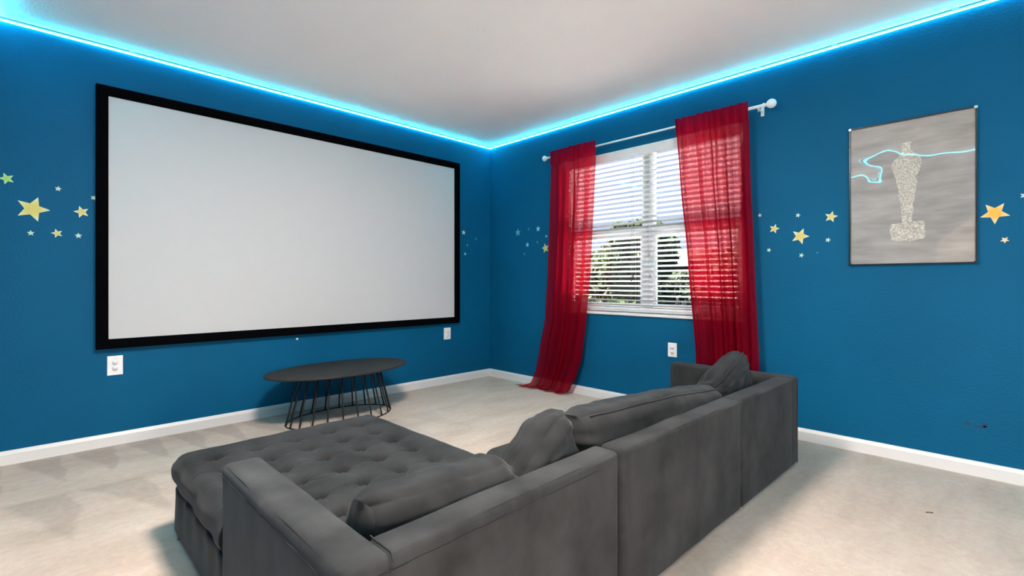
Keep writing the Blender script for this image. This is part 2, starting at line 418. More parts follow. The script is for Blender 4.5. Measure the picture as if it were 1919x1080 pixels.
# ------------------------------------------------------------------ window
w1 = struct(empty('window_1', (0.07, (WY0 + WY1) / 2, WZ0)))
def wp(name, y0, y1, z0, z1, x0, x1, mat='vinyl', bev=0.004):       # world y/z, x as depth beyond the wall face
    cy = (WY0 + WY1) / 2
    return box(name, (x0 - 0.07, x1 - 0.07, y0 - cy, y1 - cy, z0 - WZ0, z1 - WZ0), mat, w1, bev, 1)
GX = 0.085
MY = -2.076                                     # centre of the mullion
RAILZ = 1.585
wp('window_frame', WY0, WY0 + 0.045, WZ0, WZ1, 0.06, 0.13); wp('window_frame', WY1 - 0.045, WY1, WZ0, WZ1, 0.06, 0.13)
wp('window_frame', WY0 + 0.045, WY1 - 0.045, WZ1 - 0.05, WZ1, 0.06, 0.13); wp('window_frame', WY0 + 0.045, WY1 - 0.045, WZ0, WZ0 + 0.05, 0.06, 0.13)
wp('mullion', MY - 0.055, MY + 0.055, WZ0 + 0.05, WZ1 - 0.05, 0.058, 0.13)
for (a, b) in ((WY0 + 0.045, MY - 0.055), (MY + 0.055, WY1 - 0.045)):
    wp('meeting_rail', a, b, RAILZ - 0.045, RAILZ + 0.045, 0.068, 0.112)
    wp('bottom_rail', a, b, WZ0 + 0.05, WZ0 + 0.09, 0.070, 0.10)
    wp('sash_stile', a, a + 0.026, WZ0 + 0.09, RAILZ - 0.045, 0.070, 0.10); wp('sash_stile', b - 0.026, b, WZ0 + 0.09, RAILZ - 0.045, 0.070, 0.10)
    wp('pane', a + 0.026, b - 0.026, WZ0 + 0.09, RAILZ - 0.045, 0.083, 0.087, 'glass', 0)
    wp('pane', a, b, RAILZ + 0.045, WZ1 - 0.05, 0.103, 0.107, 'glass', 0)
wp('window_sill', WY0 - 0.0, WY1 + 0.0, WZ0 - 0.022, WZ0 + 0.004, -0.022, 0.06, 'trim', 0.005)

# horizontal blind hung inside the opening
bl = empty('window_blind', (0.028, (WY0 + WY1) / 2, WZ0)); tag(bl, 'white horizontal slat blind hanging inside the window between the red curtains', 'blind')
half = (WY1 - WY0) / 2 - 0.008
box('headrail', (-0.022, 0.028, -half, half, 2.325 - WZ0, 2.365 - WZ0), 'slat', bl)
box('valance', (-0.034, -0.024, -half, half, 2.283 - WZ0, 2.372 - WZ0), 'valance', bl, 0.003, 1)
box('bottom_rail', (-0.022, 0.022, -half, half, 0.012, 0.034), 'slat', bl, 0.004, 1)
sv = []; ns = 6; tilt = math.radians(16)
prof = []
for i in range(ns + 1):
    d = -0.024 + 0.048 * i / ns; c = 0.0022 * (1 - (d / 0.024) ** 2)
    prof.append((d * math.cos(tilt) - c * math.sin(tilt) * 0, -d * math.sin(tilt) + c))
vs = []; fs = []
for s in (-half, half):
    for (a, b) in prof: vs.append((a, s, b + 0.0012))
    for (a, b) in reversed(prof): vs.append((a, s, b - 0.0012))
k = 2 * (ns + 1)
for i in range(k): fs.append((i, (i + 1) % k, k + (i + 1) % k, k + i))
fs += [tuple(reversed(range(k))), tuple(range(k, 2 * k))]
slat_me = poly_mesh('slat', vs, fs); slat_me.materials.append(M['slat'])
NS = 31; z_lo, z_hi = 0.075, 2.262 - WZ0
for i in range(NS):
    o = bpy.data.objects.new('slat', slat_me); COL.objects.link(o); o.parent = bl; o.location = (0, 0, z_lo + (z_hi - z_lo) * i / (NS - 1))
for yy in (-0.62, -0.05, 0.05, 0.62):
    for xx in (-0.026, 0.026):
        link('ladder_cord', tube_mesh('ladder_cord', [(xx, yy, 0.02), (xx, yy, 2.33 - WZ0)], 0.0008, 5), 'slat', bl)
def cord_at(u, v, name, mat, length):
    y, z = wall_b(u, v, 0.0)
    yy, zz = y - (WY0 + WY1) / 2, z - WZ0
    c = link(name, tube_mesh(name, [(-0.034, yy, zz), (-0.034, yy, 2.29 - WZ0)], 0.0011, 5), 'cord' if mat == 'dark' else 'slat', bl)
    t = link('tassel', lathe_mesh('tassel', [(0.001, length), (0.004, length * 0.8), (0.0075, length * 0.2), (0.006, 0)], 10), 'dark_plastic' if mat == 'dark' else 'cord', c, True)
    t.location = (-0.034, yy, zz - length)
cord_at(1187, 512, 'lift_cord', 'dark', 0.055); cord_at(1184, 517, 'lift_cord', 'dark', 0.05)
cord_at(1217, 474, 'tilt_cord', 'white', 0.035); cord_at(1219, 513, 'tilt_cord', 'white', 0.035)

# ------------------------------------------------------------------ outdoors
struct(box('ground', (T + 0.02, 60, -45, 45, -0.75, -0.45), 'lawn'))
struct(box('bounce_slab', (T + 0.02, 6.0, -6, 3, -0.448, -0.43), 'bounce_concrete'))  # added slab, out of view, bounces sunlight up through the blind
def tree(loc, h, rw, rh, seed, mat, label, nleaf=5200, cz=None):
    random.seed(seed); root = empty('tree', loc)
    link('trunk', tube_mesh('trunk', [(0, 0, 0), (0.05, 0.02, h * 0.35), (0.02, -0.04, h * 0.7)], [0.13, 0.10, 0.05], 8), 'bark', root, True)
    vs = []; fs = []
    clumps = [(random.gauss(0, 0.45), random.gauss(0, 0.45), random.uniform(-0.9, 0.9), random.uniform(0.25, 0.5)) for _ in range(16)]
    zc = h - rh if cz is None else cz
    for i in range(nleaf):
        c = random.choice(clumps)
        d = Vector((random.gauss(0, 1), random.gauss(0, 1), random.gauss(0, 1))).normalized() * c[3] * random.uniform(0.55, 1)
        p = Vector(((c[0] + d.x) * rw, (c[1] + d.y) * rw, zc + (c[2] * 0.75 + d.z) * rh))
        if p.z < 0.05: p.z = 0.05 + random.random() * 0.2
        a = Vector((random.gauss(0, 1), random.gauss(0, 1), random.gauss(0, 1))).normalized(); b = a.orthogonal().normalized()
        s = random.uniform(0.10, 0.20); k = len(vs)
        vs += [p - a * s, p + b * s * 0.5, p + a * s, p - b * s * 0.5]; fs.append((k, k + 1, k + 2, k + 3))
    fo = link('foliage', poly_mesh('foliage', vs, fs), mat, root); fo['kind'] = 'stuff'
    tag(root, label, 'tree', 'trees outside the window')
    return root
tree((9.5, 3.6, -0.45), 3.55, 1.15, 1.6, 11, 'leaf_a', 'round green tree outside seen through the left window half')
tree((11.5, 1.4, -0.45), 2.9, 1.5, 1.35, 12, 'leaf_b', 'grey green tree outside behind the window mullion')
tree((9.0, -1.9, -0.45), 3.45, 1.5, 1.7, 13, 'leaf_b', 'tall grey green tree outside seen through the right window half')
tree((12.0, 6.2, -0.45), 3.3, 1.8, 1.5, 14, 'leaf_b', 'broad tree outside at the left edge of the window view')
tree((10.9, -5.8, -0.45), 3.4, 1.8, 1.6, 15, 'leaf_a', 'dense green tree outside behind the right red curtain')
tree((5.2, 1.55, -0.45), 1.15, 0.65, 0.5, 16, 'leaf_c', 'low yellow green shrub outside at the bottom of the window', 1300)
random.seed(77); hv = []; hf = []
for i in range(9000):
    p = Vector((random.uniform(-0.5, 0.5), random.uniform(-11, 11), 0)); p.z = random.uniform(0.03, 1.0) ** 0.8 * (1.95 + 0.25 * nz3(p.y, 0.2, 0.1, 0.9))
    a = Vector((random.gauss(0, 1), random.gauss(0, 1), random.gauss(0, 1))).normalized(); b = a.orthogonal().normalized(); q = random.uniform(0.10, 0.2); k = len(hv)
    hv += [p - a * q, p + b * q * 0.6, p + a * q, p - b * q * 0.6]; hf.append((k, k + 1, k + 2, k + 3))
for v in hv: v.z = max(0.0, v.z)
hd = link('hedge', poly_mesh('hedge', hv, hf), 'leaf_b'); hd.location = (14.5, 2.0, -0.45); tag(hd, 'long clipped hedge outside behind the trees', 'hedge')
nb = empty('neighbour_house', (17, 4.0, -0.45)); tag(nb, 'pale stucco house standing far behind the trees outside the window', 'house')
box('wall', (0, 6, -7, 7, 0, 2.3), 'stucco', nb)
link('roof', poly_mesh('roof', [(-0.4, -7.4, 2.3), (-0.4, 7.4, 2.3), (6.4, 7.4, 2.3), (6.4, -7.4, 2.3), (3, -4, 3.3), (3, 4, 3.3)], [(0, 1, 5, 4), (2, 3, 4, 5), (0, 4, 3), (1, 2, 5), (0, 3, 2, 1)]), 'roof', nb)

# ------------------------------------------------------------------ added fill lamps, and the hallway lamp
def unseen_ceiling_lamp(name, loc, rad, power, col, lens, label):
    r = empty(name, loc); tag(r, label, 'ceiling light')
    link('lamp_base', lathe_mesh('lamp_base', [(rad * 0.9, 0), (rad, -0.01), (rad, -0.03), (rad * 0.96, -0.035)], 32), 'brass', r, True)
    link('lens', lathe_mesh('lens', [(rad * 0.94, -0.035), (rad * 0.93, -0.05), (rad * 0.8, -0.058), (0.01, -0.06)], 32), lens, r, True)
    l = bpy.data.lights.new('lamp_light', 'AREA'); l.shape = 'DISK'; l.size = rad * 1.9; l.energy = power; l.color = col
    lo = bpy.data.objects.new('lamp_light', l); COL.objects.link(lo); lo.parent = r; lo.location = (0, 0, -0.075)
unseen_ceiling_lamp('unseen_ceiling_lamp', (-2.95, -2.75, CEIL), 0.28, 98, (1.0, 0.87, 0.77), 'fill_lens', 'unseen round ceiling light added as fill above the sofa seats')  # invented main fill, just out of frame, for screen, seats and carpet
unseen_ceiling_lamp('unseen_ceiling_lamp', (-3.6, -4.55, CEIL), 0.24, 8, (1.0, 0.87, 0.77), 'fill_lens', 'unseen round ceiling light added as fill near the doorway')  # invented weak fill by the camera, softens sofa and chaise shadows
def fill_globe_lamp(loc, h, power, label):  # invented lamp behind the camera, soft fill for ceiling and sofa back
    r = empty('fill_floor_lamp', loc); tag(r, label, 'lamp', 'added globe fill lamps at the rear')
    link('base', lathe_mesh('base', [(0.15, 0), (0.15, 0.012), (0.02, 0.022)], 28), 'brass', r, True)
    link('pole', tube_mesh('pole', [(0, 0, 0.015), (0, 0, h - 0.17)], 0.011, 12), 'brass', r, True)
    n = 16
    link('fill_globe_shade', lathe_mesh('fill_globe_shade', [(max(0.012, 0.17 * math.sin(math.pi * i / n)), h - 0.17 * math.cos(math.pi * i / n)) for i in range(n + 1)], 28), 'fill_lens', r, True)
    l = bpy.data.lights.new('lamp_light', 'POINT'); l.energy = power; l.color = (1.0, 0.86, 0.76); l.shadow_soft_size = 0.19
    lo = bpy.data.objects.new('lamp_light', l); COL.objects.link(lo); lo.parent = r; lo.location = (0, 0, h)
fill_globe_lamp((-3.7, -5.45, 0), 0.8, 900, 'unseen white globe lamp added as fill beside the doorway')
fill_globe_lamp((-0.7, -6.75, 0), 0.8, 30, 'unseen white globe lamp added as fill in the rear corner below the window wall')
unseen_ceiling_lamp('hallway_lamp', (XW - 0.75, -4.45, CEIL), 0.17, 20, (1.0, 0.80, 0.58), 'hall_lens', 'warm round ceiling light in the hallway behind the doorway')

# ------------------------------------------------------------------ light strips along the ceiling edge
def led_strip(p0, p1, nrm, label, clips):
    p0 = Vector(p0); p1 = Vector(p1); n = Vector(nrm); L = (p1 - p0).length; t = (p1 - p0) / L
    r = empty('led_strip', p0); tag(r, label, 'light strip', 'glowing strips around the ceiling')
    def ext(name, prof, mat):
        vs = []
        for q in (0.0, L):
            for (d, z) in prof: vs.append(t * q + n * d + Vector((0, 0, z)))
        k = len(prof); fs = [(i, (i + 1) % k, k + (i + 1) % k, k + i) for i in range(k)] + [tuple(reversed(range(k))), tuple(range(k, 2 * k))]
        link(name, poly_mesh(name, vs, fs), mat, r)
    ext('backing_tape', [(0.0003, -0.011), (0.003, -0.011), (0.003, 0.009), (0.0003, 0.009)], 'white_plastic')
    arc = [(0.003 + 0.009 * math.cos(a), -0.0045 + 0.0065 * math.sin(a)) for a in [math.pi * (i / 8 - 0.5) for i in range(9)]]
    ext('diffuser', arc, 'led')
    ext('diode_row', [(0.003, 0.0030), (0.0065, 0.0030), (0.0065, 0.0085), (0.003, 0.0085)], 'led_green')
    for s in clips:
        c = p0 + t * s - p0
        a = c - t * 0.014; b = c + t * 0.014
        vs = []
        for q in (a, b):
            for (d, z) in ((0.0, 0.0095), (0.013, 0.0095), (0.013, 0.0125), (0.0, 0.0125)): vs.append(q + n * d + Vector((0, 0, z)))
        link('clip', poly_mesh('clip', vs, [(0, 1, 5, 4), (1, 2, 6, 5), (2, 3, 7, 6), (3, 0, 4, 7), (3, 2, 1, 0), (4, 5, 6, 7)]), 'clear_plastic', r)
SZ = CEIL - 0.0165
xa = [wall_a(u, v)[0] - XW for u, v in ((247, 97), (418, 141), (545, 175), (835, 257), (905, 276))]
led_strip((XW, 0, SZ), (0, 0, SZ), (0, -1, 0), 'glowing cyan light strip along the ceiling above the projection screen', xa)
yb = [-wall_b(u, v)[0] for u, v in ((928, 276), (1004, 254), (1418, 130), (1560, 87), (1785, 20))]
led_strip((0, -0.013, SZ), (0, YS, SZ), (-1, 0, 0), 'glowing cyan light strip along the ceiling above the window and poster', yb)
led_strip((XW, YS + 0.013, SZ), (XW, -0.013, SZ), (1, 0, 0), 'glowing cyan light strip along the ceiling of the doorway wall', [])
led_strip((XW + 0.013, YS, SZ), (-0.013, YS, SZ), (0, 1, 0), 'glowing cyan light strip along the ceiling of the rear wall', [])

# ------------------------------------------------------------------ projection screen
PO = 0.045
sx0, sz1 = wall_a(180, 153, PO); _, sz0 = wall_a(180, 655, PO); sx1, t1 = wall_a(862, 308, PO); _, t0 = wall_a(862, 605.5, PO)
sz1 = (sz1 + t1) / 2; sz0 = (sz0 + t0) / 2
ps = empty('projection_screen', ((sx0 + sx1) / 2, 0, (sz0 + sz1) / 2)); tag(ps, 'large white projection screen in a wide black frame on the blue wall', 'screen')
a, b = (sx1 - sx0) / 2, (sz1 - sz0) / 2; fwd = 0.078
def rail(name, o4, i4):
    # o4 = outer edge, i4 = inner edge points; front slopes slightly toward the fabric
    vs = [(o4[0][0], -0.004, o4[0][1]), (o4[1][0], -0.004, o4[1][1]), (i4[1][0], -0.004, i4[1][1]), (i4[0][0], -0.004, i4[0][1]),
          (o4[0][0], -PO, o4[0][1]), (o4[1][0], -PO, o4[1][1]), (i4[1][0], -PO + 0.014, i4[1][1]), (i4[0][0], -PO + 0.014, i4[0][1])]
    fs = [(0, 1, 2, 3), (7, 6, 5, 4), (0, 4, 5, 1), (1, 5, 6, 2), (2, 6, 7, 3), (3, 7, 4, 0)]
    link(name, poly_mesh(name, vs, fs), 'black_frame', ps)
O = [(-a, -b), (a, -b), (a, b), (-a, b)]; fb = 0.066
I = [(-a + fb, -b + fb), (a - fb, -b + fb), (a - fb, b - fb), (-a + fb, b - fb)]
for i in range(4): rail('frame_rail', [O[i], O[(i + 1) % 4]], [I[i], I[(i + 1) % 4]])
box('screen_fabric', (-a + fb - 0.01, a - fb + 0.01, -0.026, -0.018, -b + fb - 0.01, b - fb + 0.01), 'screen', ps)

# ------------------------------------------------------------------ outlets and the small peg
def wall_plate(u, v, wall, w, h, label, kind):
    if wall == 'a':
        x, z = wall_a(u, v); r = empty('wall_outlet', (x, 0, z), 0)
    else:
        y, z = wall_b(u, v); r = empty('wall_outlet', (0, y, z), -math.pi / 2)
    tag(r, label, 'outlet', 'white wall outlets')
    pl = box('cover_plate', (-w / 2, w / 2, -0.007, -0.0005, -h / 2, h / 2), 'white_plastic', r, 0.003, 2)
    for s in (-1, 1):
        f = link('receptacle', lathe_mesh('receptacle', [(0.017, -0.0095), (0.0168, -0.0075), (0.0178, -0.006)], 20, 'y'), 'white_plastic', pl, True)
        f.location = (0, 0, s * 0.02)
    for s in (-1, 1):
        for dx in (-0.006, 0.006):
            box('slot', (dx - 0.0012, dx + 0.0012, -0.0101, -0.009, s * 0.02 - 0.003, s * 0.02 + 0.006), 'slot', pl)
        box('slot', (-0.002, 0.002, -0.0101, -0.009, s * 0.02 - 0.011, s * 0.02 - 0.007), 'slot', pl)
wall_plate(215.5, 685, 'a', 0.086, 0.134, 'white wall outlet below the left end of the projection screen', 'duplex')
wall_plate(837.7, 625.3, 'a', 0.092, 0.13, 'white wall outlet below the right end of the projection screen near the corner', 'duplex')
wall_plate(1260.5, 656, 'b', 0.082, 0.122, 'white wall outlet under the window above the sofa arm', 'duplex')
x, z = wall_a(556.5, 635.5)
pg = link('wall_peg', lathe_mesh('wall_peg', [(0.010, -0.001), (0.010, -0.006), (0.005, -0.010), (0.002, -0.011)], 14, 'y'), 'white_plastic', None, True); pg.location = (x, 0, z)
tag(pg, 'tiny round white peg on the blue wall just below the screen', 'peg')

# ------------------------------------------------------------------ star decals
def star(u, v, rpx, wall, rot, col, label):
    n = 10; vs = []; tips = []
    if wall == 'a': x, z = wall_a(u, v); loc = (x, -0.0015, z); s = px_per_m(x, 0); rz = 0
    else: y, z = wall_b(u, v); loc = (-0.0015, y, z); s = px_per_m(0, y); rz = -math.pi / 2
    R = rpx / s
    vs.append((0, -0.0008, 0)); tips.append(0.0)
    for k in range(n):
        an = math.radians(rot) + math.pi * k / 5; q = R if k % 2 == 0 else R * 0.45
        vs.append((math.cos(an) * q, -0.0008, math.sin(an) * q)); tips.append(1.0 if k % 2 == 0 else 0.45)
    for k in range(n):
        vs.append((vs[k + 1][0], 0.001, vs[k + 1][2])); tips.append(tips[k + 1])
    fs = []
    for k in range(n):
        a, b = 1 + k, 1 + (k + 1) % n
        fs.append((0, a, b)); fs.append((a, a + n, b + n, b))
    me = poly_mesh('star_decal', vs, fs)
    at = me.attributes.new('tip', 'FLOAT', 'POINT')
    for i, t in enumerate(tips): at.data[i].value = t
    o = link('star_decal', me, 'star_' + col); o.location = loc; o.rotation_euler = (0, 0, rz)
    tag(o, label, 'star decal', 'star stickers on the blue walls')
STARS = [
    (12.5, 335, 11, 'a', 40, 'green', 'lime green star sticker highest and leftmost on the screen wall'),
    (61, 392, 24, 'a', 0, 'gold', 'largest yellow green star sticker left of the projection screen'),
    (109, 354, 5.2, 'a', 10, 'pale', 'small pale star sticker above and right of the largest yellow star'),
    (175.5, 371, 5, 'a', 0, 'pale', 'tiny pale star sticker touching the left edge of the screen frame'),
    (153, 397.5, 11.5, 'a', 180, 'yellow', 'medium yellow star sticker just left of the screen frame'),
    (57.6, 437, 5.6, 'a', 20, 'pale', 'small pale star sticker directly below the largest yellow star'),
    (107, 437.5, 8.6, 'a', 180, 'yellow', 'yellow star sticker in the middle of the bottom row left of screen'),
    (147, 442, 5.6, 'a', 20, 'pale', 'small pale star sticker lowest and nearest the left screen edge'),
    (868.7, 436, 5, 'a', 10, 'pale', 'small pale star sticker against the right edge of the screen frame'),
    (875.5, 459.6, 2.4, 'a', 0, 'teal', 'tiny faded teal star sticker between two paler ones right of screen'),
    (891.6, 448, 3, 'a', 0, 'faint', 'tiny faint blue star sticker nearest the room corner on the screen wall'),
    (871.5, 476, 3.4, 'a', 18, 'cyan', 'tiny pale blue star sticker lowest of those right of the screen'),
    (970.7, 436, 7.5, 'b', 90, 'teal', 'faded teal star sticker nearest the corner on the window wall'),
    (1008.6, 429, 5.6, 'b', 90, 'cyan', 'pale cyan star sticker highest beside the left red curtain'),
    (988.5, 459, 4.8, 'b', 90, 'cyan', 'pale cyan star sticker midway between the corner and left curtain'),
    (1022.3, 465.4, 9, 'b', 30, 'yellow', 'yellow star sticker half hidden by the left red curtain'),
    (1024, 443, 3, 'b', 0, 'cyan', 'tiny cyan star sticker touching the edge of the left curtain'),
    (1007, 454, 2.2, 'b', 0, 'teal', 'tiniest teal star sticker left of the half hidden yellow star'),
    (982.8, 476, 2.8, 'b', 0, 'faint', 'tiny faint blue star sticker lowest between corner and left curtain'),
    (990.8, 429.6, 2.8, 'b', 0, 'faint', 'tiny faint blue star sticker between the teal star and high cyan star'),
    (1424, 403.7, 4, 'b', 20, 'grey', 'tiny greyish star sticker at the right edge of the right curtain'),
    (1451, 429, 9.2, 'b', 0, 'yellow', 'medium yellow star sticker right of the right red curtain'),
    (1495.5, 403.7, 4.6, 'b', 0, 'pale', 'tiny pale star sticker above the large yellow star beside the poster'),
    (1499.5, 443, 15.5, 'b', -4, 'yellow', 'largest yellow star sticker between the right curtain and the poster'),
    (1557.5, 406.5, 11, 'b', 3, 'yellow', 'yellow star sticker high beside the left edge of the poster'),
    (1551.7, 450, 5, 'b', 0, 'pale', 'tiny pale star sticker below the yellow star beside the poster'),
    (1441, 469, 4.2, 'b', 0, 'pale', 'tiny pale star sticker low beside the right curtain'),
    (1502, 478.7, 4.6, 'b', 0, 'pale', 'tiny pale star sticker below the largest star beside the poster'),
    (1531.7, 474, 2, 'b', 0, 'faint', 'faintest blue star sticker low beside the poster'),
    (1864.3, 399.5, 21, 'b', -90, 'orange', 'large orange star sticker right of the framed poster'),
    (1883, 450, 6.4, 'b', -90, 'peach', 'small peach star sticker below the large orange star'),
    (1919.5, 366.5, 6.5, 'b', 0, 'white', 'small whitish star sticker cut by the right picture edge'),
]
for s in STARS: star(*s)

# ------------------------------------------------------------------ poster
py0, pz1 = wall_b(1591, 243, 0.02); _, pz0 = wall_b(1590.5, 498, 0.02); py1, _ = wall_b(1831.5, 300, 0.02)
pr = empty('framed_poster', (0, (py0 + py1) / 2, (pz0 + pz1) / 2), -math.pi / 2); tag(pr, 'glossy grey poster of a speckled trophy figure in a thin black frame', 'poster')
pw, ph = abs(py1 - py0) / 2, (pz1 - pz0) / 2
ft = 0.008
for nm, b in (('frame_side', (-pw, -pw + ft, -0.022, -0.002, -ph, ph)), ('frame_side', (pw - ft, pw, -0.022, -0.002, -ph, ph)), ('frame_side', (-pw + ft, pw - ft, -0.022, -0.002, ph - ft, ph)), ('frame_side', (-pw + ft, pw - ft, -0.022, -0.002, -ph, -ph + ft))):
    box(nm, b, 'frame_black', pr, 0.0015, 1)
for s in (-1, 1):
    for t in (-1, 1):
        box('corner_clip', (s * (pw - 0.006) - 0.008, s * (pw - 0.006) + 0.008, -0.0235, -0.012, t * (ph - 0.006) - 0.008, t * (ph - 0.006) + 0.008), 'frame_corner' if t > 0 else 'frame_black', pr, 0.002, 1)
box('backing_board', (-pw + 0.002, pw - 0.002, -0.006, -0.001, -ph + 0.002, ph - 0.002), 'frame_black', pr)
# silhouette in sheet coordinates: u 0..1 left-right, w 0..1 bottom-top
FIG = [(0.345, 0.165), (0.355, 0.275), (0.445, 0.285), (0.44, 0.36), (0.425, 0.44), (0.415, 0.53), (0.405, 0.60), (0.375, 0.645), (0.36, 0.70), (0.375, 0.735), (0.425, 0.765), (0.45, 0.785), (0.445, 0.845),
       (0.515, 0.85), (0.515, 0.785), (0.545, 0.765), (0.59, 0.735), (0.605, 0.70), (0.59, 0.645), (0.56, 0.60), (0.555, 0.53), (0.545, 0.44), (0.535, 0.36), (0.53, 0.29), (0.625, 0.285), (0.64, 0.22), (0.62, 0.17), (0.50, 0.155)]
def inside(u, w):
    c = False; n = len(FIG)
    for i in range(n):
        a, b = FIG[i], FIG[(i + 1) % n]
        if (a[1] > w) != (b[1] > w) and u < (b[0] - a[0]) * (w - a[1]) / (b[1] - a[1]) + a[0]: c = not c
    return c
NU, NW = 150, 210; vs = []; fs = []; mi = []
sw, sh = pw - ft + 0.001, ph - ft + 0.001
for j in range(NW + 1):
    for i in range(NU + 1):
        u, w = i / NU, j / NW
        X, Z = (2 * u - 1) * sw, (2 * w - 1) * sh
        y = -0.0125 + 0.0013 * math.sin(Z * 15 + 2.2 * math.sin(X * 7 + 0.6)) + 0.0012 * math.sin(X * 11 + Z * 6 + 1.0) + 0.0016 * nz3(X, 3.3, Z, 4.0) + 0.0005 * nz3(X, 8.1, Z, 11.0)
        vs.append((X, y, Z))
for j in range(NW):
    for i in range(NU):
        k = j * (NU + 1) + i; fs.append((k, k + 1, k + NU + 2, k + NU + 1))
        u, w = (i + 0.5) / NU, (j + 0.5) / NW
        du = 0.014 * nz3(u * 2, 1.7, w * 3, 8.0); dw = 0.010 * nz3(u * 2, 5.7, w * 3, 8.0)
        mi.append(1 if inside(u + du, w + dw) else 0)
me = poly_mesh('poster_sheet', vs, fs); sheet = link('poster_sheet', me, 'poster', pr, True); me.materials.append(M['figure'])
for p, k in zip(me.polygons, mi): p.material_index = k

# ------------------------------------------------------------------ curtain rod
ROX = 0.095
(ry0, rz0), (ry1, rz1) = wall_b(1024, 298.5, ROX), wall_b(1432, 194.5, ROX)
rzm = (rz0 + rz1) / 2
cr_ = empty('curtain_rod', (0, (ry0 + ry1) / 2, rzm)); tag(cr_, 'white curtain rod with ball finials above the window', 'curtain rod')
hl = (ry0 - ry1) / 2
link('thin_tube', tube_mesh('thin_tube', [(-ROX, hl, 0), (-ROX, -hl * 0.55, 0)], 0.0085, 14), 'rod', cr_, True)
link('thick_tube', tube_mesh('thick_tube', [(-ROX, -hl * 0.5, 0), (-ROX, -hl, 0)], 0.0115, 14), 'rod', cr_, True)
FIN = [(0.011, 0), (0.011, 0.02), (0.017, 0.024), (0.017, 0.032), (0.010, 0.038), (0.013, 0.046), (0.024, 0.055), (0.032, 0.068), (0.034, 0.081), (0.031, 0.094), (0.022, 0.106), (0.010, 0.112), (0.002, 0.113)]
for s in (1, -1):
    fi = link('finial', lathe_mesh('finial', [(r * (0.85 if s > 0 else 1.0), s * h * (0.7 if s > 0 else 1)) for r, h in FIN], 20, 'y'), 'rod', cr_, True)
    fi.location = (-ROX, s * (hl - 0.03), 0)
for yy in (hl - 0.06, -hl + 0.04):
    bk = link('bracket', boxes_mesh('bracket', [(-0.006, -0.001, yy - 0.012, yy + 0.012, -0.05, 0.02), (-ROX - 0.004, -0.004, yy - 0.006, yy + 0.006, -0.022, -0.014), (-ROX - 0.016, -ROX + 0.016, yy - 0.006, yy + 0.006, -0.016, -0.011)], 0.0015, 1), 'rod', cr_)
    sc_ = link('set_screw', tube_mesh('set_screw', [(-ROX, yy, -0.013), (-ROX, yy, -0.04)], 0.004, 8), 'clear_plastic', bk)

# ------------------------------------------------------------------ curtains
def interp(rows, t):
    for i in range(len(rows) - 1):
        if rows[i][0] >= t >= rows[i + 1][0]:
            k = (rows[i][0] - t) / (rows[i][0] - rows[i + 1][0] + 1e-9); k2 = k * k * (3 - 2 * k) * 0.35 + k * 0.65
            return [rows[i][j] * (1 - k2) + rows[i + 1][j] * k2 for j in range(1, len(rows[i]))]
    return list(rows[-1][1:])
def curtain(rows, label, folds, seed, z_top, puddle):
    random.seed(seed)
    root = empty('curtain', (0, (rows[-1][1] + rows[-1][2]) / 2, 0)); oy = root.location.y
    tag(root, label, 'curtain', 'red curtains on the rod')
    NF, NR = 150, 120
    ph = [random.uniform(0, 6.28) for _ in range(6)]
    def fold(s, z):
        dr = (z_top - z) * 0.25
        w = folds * 2 * math.pi * (s + 0.035 * math.sin(2 * math.pi * s * 1.3 + ph[0]) + 0.02 * math.sin(2 * math.pi * 2.3 * s + ph[1]))
        a = 0.55 + 0.45 * math.sin(2 * math.pi * s * 1.7 + ph[2] + dr)
        low = min(1, max(0, (z_top - z) / 0.5))
        wq = w + 0.5 * math.sin(dr * 2 + ph[3]); v = math.sin(wq + 0.55 * math.sin(wq)) * (0.45 + 0.7 * a)
        v2 = math.sin(w * 0.5 + ph[4] + dr) * 0.8 * low
        return v * (1 - 0.2 * low) + v2 * 0.8, math.cos(wq) * 0.75
    def sheet(zs, off, name, mat, yinset=0.0, amp=1.0):
        vs = []; fs = []
        for (z, ex) in zs:
            yl, yr, x0, am = interp(rows, z)
            for i in range(NF + 1):
                s = i / NF
                f, g = fold(s, z)
                y = yl + (yr - yl) * (yinset + s * (1 - 2 * yinset)) + g * (yr - yl) / folds * 0.18
                x = x0 - off + f * am * amp - ex[0] * (1 - 0.75 * s) * (0.8 + 0.3 * math.sin(s * 9 + 1))
                zz = z + ex[1] * (0.5 + 0.5 * math.sin(s * folds * 3.1 + 0.7)) + (0.004 * math.sin(s * folds * 2 * math.pi) if z > z_top - 0.02 else 0)
                y2 = y + ex[2] * (1 - s) ** 1.3
                vs.append((min(-0.006, x) if zz > 0.1 else min(-0.02, x), y2 - oy, max(0.004, zz)))
        n = len(zs)
        for j in range(n - 1):
            for i in range(NF):
                k = j * (NF + 1) + i; fs.append((k, k + NF + 1, k + NF + 2, k + 1))
        return link(name, poly_mesh(name, vs, fs), mat, root, True)
    zs = [(z_top - 0.13 - (z_top - 0.13 - (0.012 if not puddle else 0.05)) * j / NR, (0, 0, 0)) for j in range(NR + 1)]
    if puddle:
        for j in range(1, 9):
            k = j / 8; zs.append((0.05 - 0.038 * min(1, k * 1.6), (0.10 * k * k, 0.028 * k * (1 - k * 0.3), 0.10 * k * k)))
    sheet(zs, 0.0, 'fabric_panel', 'curtain')
    sheet([(z_top - 0.135 * j / 14, (0, 0, 0)) for j in range(15)], 0.010, 'gathered_header', 'curtain_top', 0.0, 0.75)
def rowpx(z, ul, vl, ur, vr, off, amp):
    yl, _ = wall_b(ul, vl, off); yr, _ = wall_b(ur, vr, off)
    return (z, yl, yr, -off, amp)
ZT = 2.478
